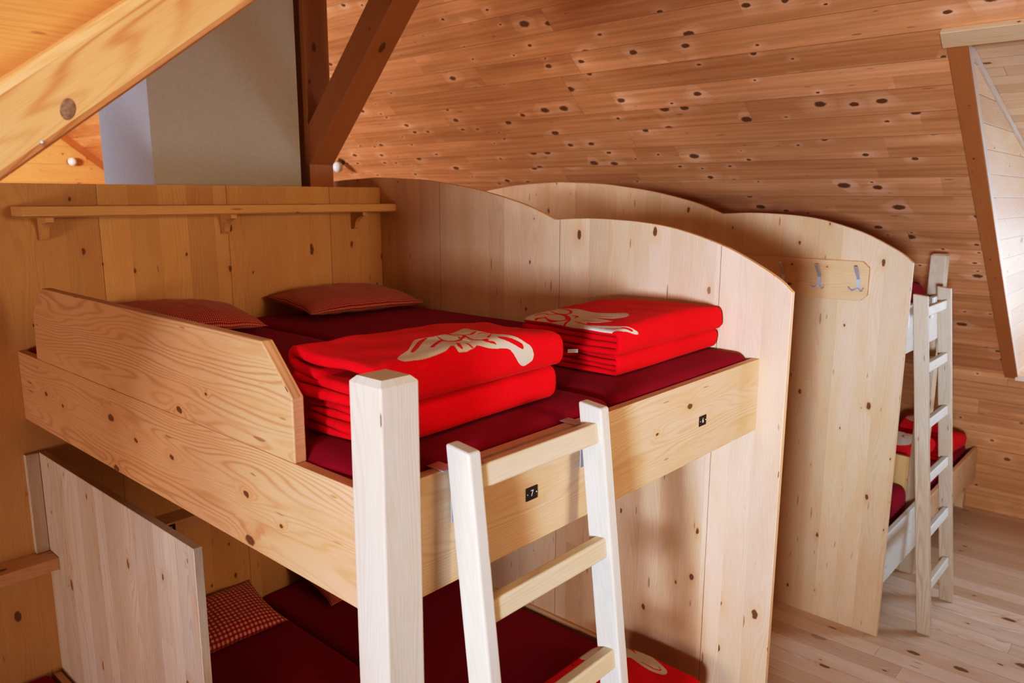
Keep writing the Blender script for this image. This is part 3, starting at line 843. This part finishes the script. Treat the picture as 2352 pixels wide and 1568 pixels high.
# ------------------------------------------------------------------ far bunk behind the second partition
fb = thing('bunk_bed', 'far pine bunk behind the hook partition, its post rising by the sloping ceiling', 'bunk bed', (5.12, 1.16, -FL))
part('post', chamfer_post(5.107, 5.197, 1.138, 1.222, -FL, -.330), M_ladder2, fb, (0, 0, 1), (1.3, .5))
part('front_rail', box(4.227, 5.107, 1.14, 1.168, -.832, -.568, .002), M_ladder, fb, (1, 0, 0), (2.1, .4))
part('side_rail', box(5.112, 5.140, 1.222, 3.25, -.832, -.571, .002), M_rail, fb, (0, 1, 0), (8, .4))
part('bed_base', box(4.227, 5.112, 1.168, 3.25, -.70, -.68), M_frontrail, fb, (1, 0, 0))
part('front_rail', box(4.227, 5.060, 1.125, 1.153, -2.14, -1.845, .003), M_ladder, fb, (1, 0, 0), (4.1, .4))
part('bed_base', box(4.227, 5.108, 1.16, 3.25, -2.06, -2.04), M_frontrail, fb, (1, 0, 0))
part('side_panel', box(5.110, 5.136, 1.2225, 3.25, -FL, -1.600, .002), M_head, fb, (0, 0, 1), (3, .2))
solo('headboard', 'pine head board closing the far bunks behind the hook partition', 'headboard', box(4.228, 6.59, 3.252, 3.28, -FL, -.9), M_head, (0, 0, 1))
solo('mattress', 'crimson mattress on the far upper bunk, rounded end by the far ladder', 'mattress', rbox(4.24, 5.095, 1.215, 3.245, -.678, -.505, .06, .05, .01, .003, 12.3), M_mattress, smooth=True)
solo('mattress', 'crimson mattress on the far lower bunk, rounded end behind the hook partition', 'mattress', rbox(4.24, 5.085, 1.205, 3.245, -2.038, -1.775, .06, .05, .01, .003, 14.3), M_mattress, smooth=True)
eb = thing('low_bed', 'low pine bed under the roof slope against the far right wall', 'bed', (5.9, 1.15, -FL))
part('front_rail', box(5.1975, 6.598, 1.115, 1.143, -2.14, -1.875, .003), M_frontrail, eb, (1, 0, 0), (6.1, .4))
part('bed_base', box(5.1975, 6.598, 1.143, 3.25, -2.06, -2.04), M_frontrail, eb, (1, 0, 0))
for xx in (5.21, 6.53):
    part('leg', box(xx, xx + .06, 1.16, 1.22, -FL, -2.06), M_hook, eb, (0, 0, 1))
    part('leg', box(xx, xx + .06, 3.15, 3.21, -FL, -2.06), M_hook, eb, (0, 0, 1))
solo('mattress', 'crimson mattress on the low bed under the roof slope', 'mattress', rbox(5.205, 6.585, 1.185, 3.245, -2.038, -1.845, .05, .05, .006, .003, 17.3), M_mattress, smooth=True)
mfar = blanket(.56, .34, .10, 4, None, 6.1, .010, .02, .0, .01)
put_blanket(mfar, 5.24, 1.24, -1.838, 3, 'red folded blanket, lower one of the pile left on the bed under the roof slope', G1)
put_blanket(blanket(.52, .32, .11, 4, MP, 7.1, .008, .03, .0, .01), 5.23, 1.25, -1.731, -3, 'red folded blanket, upper one of the pile glimpsed between far ladder and hook partition', G1)
put_blanket(blanket(.52, .34, .115, 4, None, 8.1, .009, .03, .0, .02), 5.90, 1.195, -1.838, -4, 'red folded blanket, lower one of the pair under the slope right of the far ladder', G1)
put_blanket(blanket(.46, .30, .085, 4, MP, 9.1, .008, .03, .0, .02), 5.93, 1.23, -1.715, 5, 'red folded blanket with cream petal, upper one under the slope right of the far ladder', G1)
put_blanket(blanket(.36, .30, .09, 6, None, 9.9, .014, .02), 4.30, 1.28, -1.765, 2, 'red folded blanket on the far lower bunk, a sliver past the hook partition', G1)

# ------------------------------------------------------------------ hook board on the second partition
hb = thing('coat_rack', 'pine board with chamfered corners and zinc coat hooks on the second partition', 'coat rack', (4.19, 1.8, -.43))
pr = [(1.278, -.358), (1.311, -.326), (2.45, -.326), (2.48, -.358), (2.48, -.500), (2.45, -.532), (1.311, -.532), (1.278, -.500)]
part('backboard', prism(pr, 'x', 4.176, 4.1998, .003, 2), M_hook, hb, (0, 1, 0))
def tube(path, r, seg=8, bm=None, rs=None):
    b = bm or bmesh.new(); rings = []
    for i, p in enumerate(path):
        p = V(p)
        d = (V(path[min(i + 1, len(path) - 1)]) - V(path[max(i - 1, 0)])).normalized()
        a = d.cross(V((0, 0, 1)) if abs(d.z) < .9 else V((1, 0, 0))).normalized(); c = d.cross(a)
        rr_ = rs[i] if rs else r
        rings.append([b.verts.new(p + (a * math.cos(k / seg * 6.2832) + c * math.sin(k / seg * 6.2832)) * rr_) for k in range(seg)])
    for i in range(len(rings) - 1):
        for k in range(seg):
            b.faces.new((rings[i][k], rings[i][(k + 1) % seg], rings[i + 1][(k + 1) % seg], rings[i + 1][k]))
    b.faces.new(rings[0][::-1]); b.faces.new(rings[-1])
    return b
def coat_hook(y):
    x = 4.176
    b = bmesh.new()
    # flat strip: plate on the board, bending out and up into the long prong
    w_ = .0085; th = .0035
    prof = [(x, -.468), (x, -.420), (x - .012, -.400), (x - .062, -.352), (x - .064, -.348)]
    back = [(p[0] - th * (.3 if i < 2 else .8), p[1] + (0 if i < 2 else -th)) for i, p in enumerate(prof)]
    lo = []
    for i in range(len(prof)):
        lo.append([b.verts.new((prof[i][0], y - w_, prof[i][1])), b.verts.new((prof[i][0], y + w_, prof[i][1])),
                   b.verts.new((back[i][0] - th, y + w_, back[i][1])), b.verts.new((back[i][0] - th, y - w_, back[i][1]))])
    for i in range(len(prof) - 1):
        for k in range(4):
            b.faces.new((lo[i][k], lo[i][(k + 1) % 4], lo[i + 1][(k + 1) % 4], lo[i + 1][k]))
    b.faces.new(lo[0][::-1]); b.faces.new(lo[-1])
    for s in (-1, 1):
        pts = []
        for k in range(9):
            a = k / 8
            pts.append((x - .004 - .032 * a, y + s * (.003 + .033 * a), -.462 - .020 * math.sin(a * math.pi * .75) + .012 * a * a))
        tube(pts, .0035, 8, b, [.0042 - .0012 * k / 8 for k in range(9)])
        bmesh.ops.create_uvsphere(b, u_segments=10, v_segments=6, radius=.0048, matrix=Matrix.Translation(pts[-1]))
    bmesh.ops.recalc_face_normals(b, faces=b.faces)
    return b
for y in (1.325, 1.525, 1.725, 1.925, 2.125, 2.325):
    part('coat_hook', coat_hook(y), M_metal, hb)

# ------------------------------------------------------------------ chimney and timbers behind the head wall
ch = thing('chimney', 'grey plastered square chimney shaft rising behind the head wall', 'chimney', (1.87, 3.7, -FL))
b = prism([(1.508, -FL), (2.240, -FL), (2.240, roofz(2.24)), (1.508, roofz(1.508))], 'y', 3.42, 3.955)
part('shaft', b, M_plaster, ch)
solo('timber_post', 'square brown timber post right of the grey chimney', 'post', prism([(2.278, -FL), (2.418, -FL), (2.418, roofz(2.418)), (2.278, roofz(2.278))], 'y', 3.397, 3.535, .002, 1), M_beam, (0, 0, 1))
# 45 degree brace coming forward from the post
yb_, z0_ = 3.396, .152
ex = 1.75
pr = [(yb_, z0_), (yb_, z0_ + .196), (yb_ - ex, z0_ + .196 + ex), (yb_ - ex, z0_ + ex)]
solo('timber_brace', 'brown timber brace slanting up from the post towards the ridge', 'brace', prism(pr, 'x', 2.279, 2.417, .003, 1), M_beam, (0, -1, 1))
struct('beam_1', box(2.20, 2.42, -1.5, YE, 1.86, 2.00), M_beam, (0, 1, 0))
# near slanted rafter crossing the upper left corner
nb = 1.5
def near(x): return bz(x)
pr = [(-1.2, bz(-1.2)), (2.1, bz(2.1)), (2.1, bz(2.1) + .163), (-1.2, bz(-1.2) + .132)]
rb = thing('slanted_rafter', 'pale orange slanted rafter crossing the upper left corner, a big knot in it', 'rafter', (.5, 1.55, .1))
part('timber', prism(pr, 'y', nb, nb + .10, .014, 2), M_rafter, rb, (1, 0, .75), (.1, .0))
b = bmesh.new(); bmesh.ops.create_uvsphere(b, u_segments=14, v_segments=8, radius=.0035, matrix=Matrix.Translation((.4766, 1.499, .0877)) )
part('bolt_head', b, M_metal, rb, smooth=True)
M_knot = plain('knot_wood', (.42, .28, .20), .6, nz=.45, scale=120)
b = bmesh.new(); bmesh.ops.create_uvsphere(b, u_segments=20, v_segments=10, radius=1, matrix=Matrix.Translation((.522, 1.4995, .146)) @ Matrix.Rotation(.3, 4, 'Y') @ Matrix.Diagonal((.0125, .0012, .019, 1)))
part('knot', b, M_knot, rb, smooth=True)

# ------------------------------------------------------------------ ceiling lamps
def lamp(label, p, d, r):
    p = V(p); d = V(d).normalized()
    L = thing('ceiling_lamp', label, 'lamp', p)
    b = bmesh.new(); bmesh.ops.create_cone(b, cap_ends=True, segments=24, radius1=r * .75, radius2=r * .6, depth=.04)
    q = d.to_track_quat('Z', 'Y').to_matrix().to_4x4()
    b.transform(Matrix.Translation(p + d * .02) @ q)
    part('socket', b, M_socket, L, smooth=False)
    b = bmesh.new(); bmesh.ops.create_uvsphere(b, u_segments=24, v_segments=14, radius=r)
    b.transform(Matrix.Translation(p + d * (.035 + r * .8)))
    part('globe', b, M_lamp, L, smooth=True)
    return L
lamp('small white globe lamp on the roof boards right of the timber brace', (4.55, 6.25, roofz(4.55)), -n, .050)
lamp('small white globe lamp on the far boarded gable left of the chimney', (4.00, YE, .44), (0, -1, 0), .055)

# ------------------------------------------------------------------ left window that lights the bunk
struct('wall_left_window', prism([(-5, -FL), (-5, roofz(5)), (-4.96, roofz(4.96)), (-4.96, -FL)], 'y', -3.1, 1.0), M_wallb, (0, 1, 0))
w2 = link('window_2', None); w2.location = (-4.95, -1.35, FL - .2); w2['kind'] = 'structure'
b = bmesh.new()
for y0, y1, z0, z1 in ((-2.1, -2.0, -1.0, -.02), (-.7, -.6, -1.0, -.02), (-2.0, -.7, -1.0, -.92), (-2.0, -.7, -.1, -.02), (-1.39, -1.31, -.92, -.1)):
    box(-4.96, -4.90, y0, y1, z0, z1, .004, 1, b)
part('window_frame', b, M_frame, w2)

# ------------------------------------------------------------------ lights
def area(name, loc, tgt, sx, sy, power, col, spread=180):
    l = bpy.data.lights.new(name, 'AREA'); l.shape = 'RECTANGLE'; l.size = sx; l.size_y = sy
    l.energy = power; l.color = col; l.spread = math.radians(spread)
    o = bpy.data.objects.new(name, l); C.objects.link(o)
    o.location = (loc[0], loc[1], loc[2] + FL)
    d = V(tgt) - V(loc)
    o.rotation_euler = d.to_track_quat('-Z', 'Y').to_euler()
    return o
area('window_light_left', (-4.2, -1.25, -.25), (2.6, .45, -.55), .75, .60, 35, (.68, .82, 1.0), 42)
area('fill_light_low', (-3.6, 1.6, -1.3), (.9, 2.6, -1.3), 1.2, .9, 30, (1.0, .90, .84), 110)  # added fill for the divider and lower head wall, no window behind it
area('fill_light_rafter', (-.7, .2, 1.3), (.4, 1.5, .25), .5, .5, 5, (1.0, .88, .74), 80)  # added warm fill for the near rafter and gable boards, no skylight built
area('window_light_dormer', (XD - .12, -.4, -.62), (4.9, .5, -1.0), 2.1, 1.0, 18, (.80, .90, 1.0), 150)
area('window_light_side', (6.3, -1.45, -.35), (4.3, 1.0, -1.5), 1.1, .9, 14, (.66, .84, 1.0), 85)
area('window_light_far', (-2.0, 7.2, .2), (4.5, 6.8, .4), 1.4, 1.2, 120, (.96, .96, 1.0), 110)
area('fill_light_end', (-1.5, 6.6, .5), (3.6, 11.4, .3), .9, .7, 60, (1.0, .90, .80), 80)  # extra fill added to brighten the far end wall, no window of its own
area('fill_light_front', (2.3, -2.9, .2), (1.9, 3.2, -.5), 1.2, 1.2, 9, (1.0, .78, .52), 54)  # added warm fill behind the camera for head wall and front faces

w_ = bpy.data.worlds.new('World'); bpy.context.scene.world = w_; w_.use_nodes = True
bg = w_.node_tree.nodes['Background']; bg.inputs[0].default_value = (1.0, .46, .18, 1); bg.inputs[1].default_value = .22

# ------------------------------------------------------------------ camera
cam = bpy.data.cameras.new('Camera'); co = bpy.data.objects.new('Camera', cam); C.objects.link(co)
p_, r_, y_ = math.radians(10.65), math.radians(.15), math.radians(41.8)
fw = V((math.cos(y_) * math.cos(p_), math.sin(y_) * math.cos(p_), -math.sin(p_)))
rt = V((math.sin(y_), -math.cos(y_), 0)); up = rt.cross(fw)
rt2 = rt * math.cos(r_) + up * math.sin(r_); up2 = -rt * math.sin(r_) + up * math.cos(r_)
co.matrix_world = Matrix(((rt2.x, up2.x, -fw.x, 0), (rt2.y, up2.y, -fw.y, 0), (rt2.z, up2.z, -fw.z, FL), (0, 0, 0, 1)))
cam.sensor_width = 36; cam.lens = 1775 / 2352 * 36
cam.clip_start = .05
cam.dof.use_dof = True; cam.dof.focus_distance = 2.3; cam.dof.aperture_fstop = 4.0
sc = bpy.context.scene
sc.camera = co
sc.view_settings.view_transform = 'Standard'
sc.view_settings.exposure = 0.0
cm = sc.view_settings.curve_mapping
sc.view_settings.use_curve_mapping = True
def curve(i, pts):
    c = cm.curves[i]
    c.points[0].location = pts[0]; c.points[1].location = pts[-1]
    for p in pts[1:-1]: c.points.new(*p)
curve(0, [(0, 0), (.06, .045), (.15, .13), (.30, .29), (.60, .68), (1, 1)])
curve(1, [(0, 0), (.05, .028), (.12, .080), (.25, .225), (.42, .49), (1, 1)])
curve(2, [(0, 0), (.03, .012), (.09, .048), (.20, .18), (.36, .47), (.6, .72), (1, 1)])
cm.update()
sc.cycles.use_denoising = True
sc.cycles.max_bounces = 4; sc.cycles.diffuse_bounces = 3; sc.cycles.glossy_bounces = 2
sc.cycles.use_adaptive_sampling = True; sc.cycles.adaptive_threshold = .25
sc.cycles.caustics_reflective = False; sc.cycles.caustics_refractive = False
sc.cycles.sample_clamp_indirect = 6
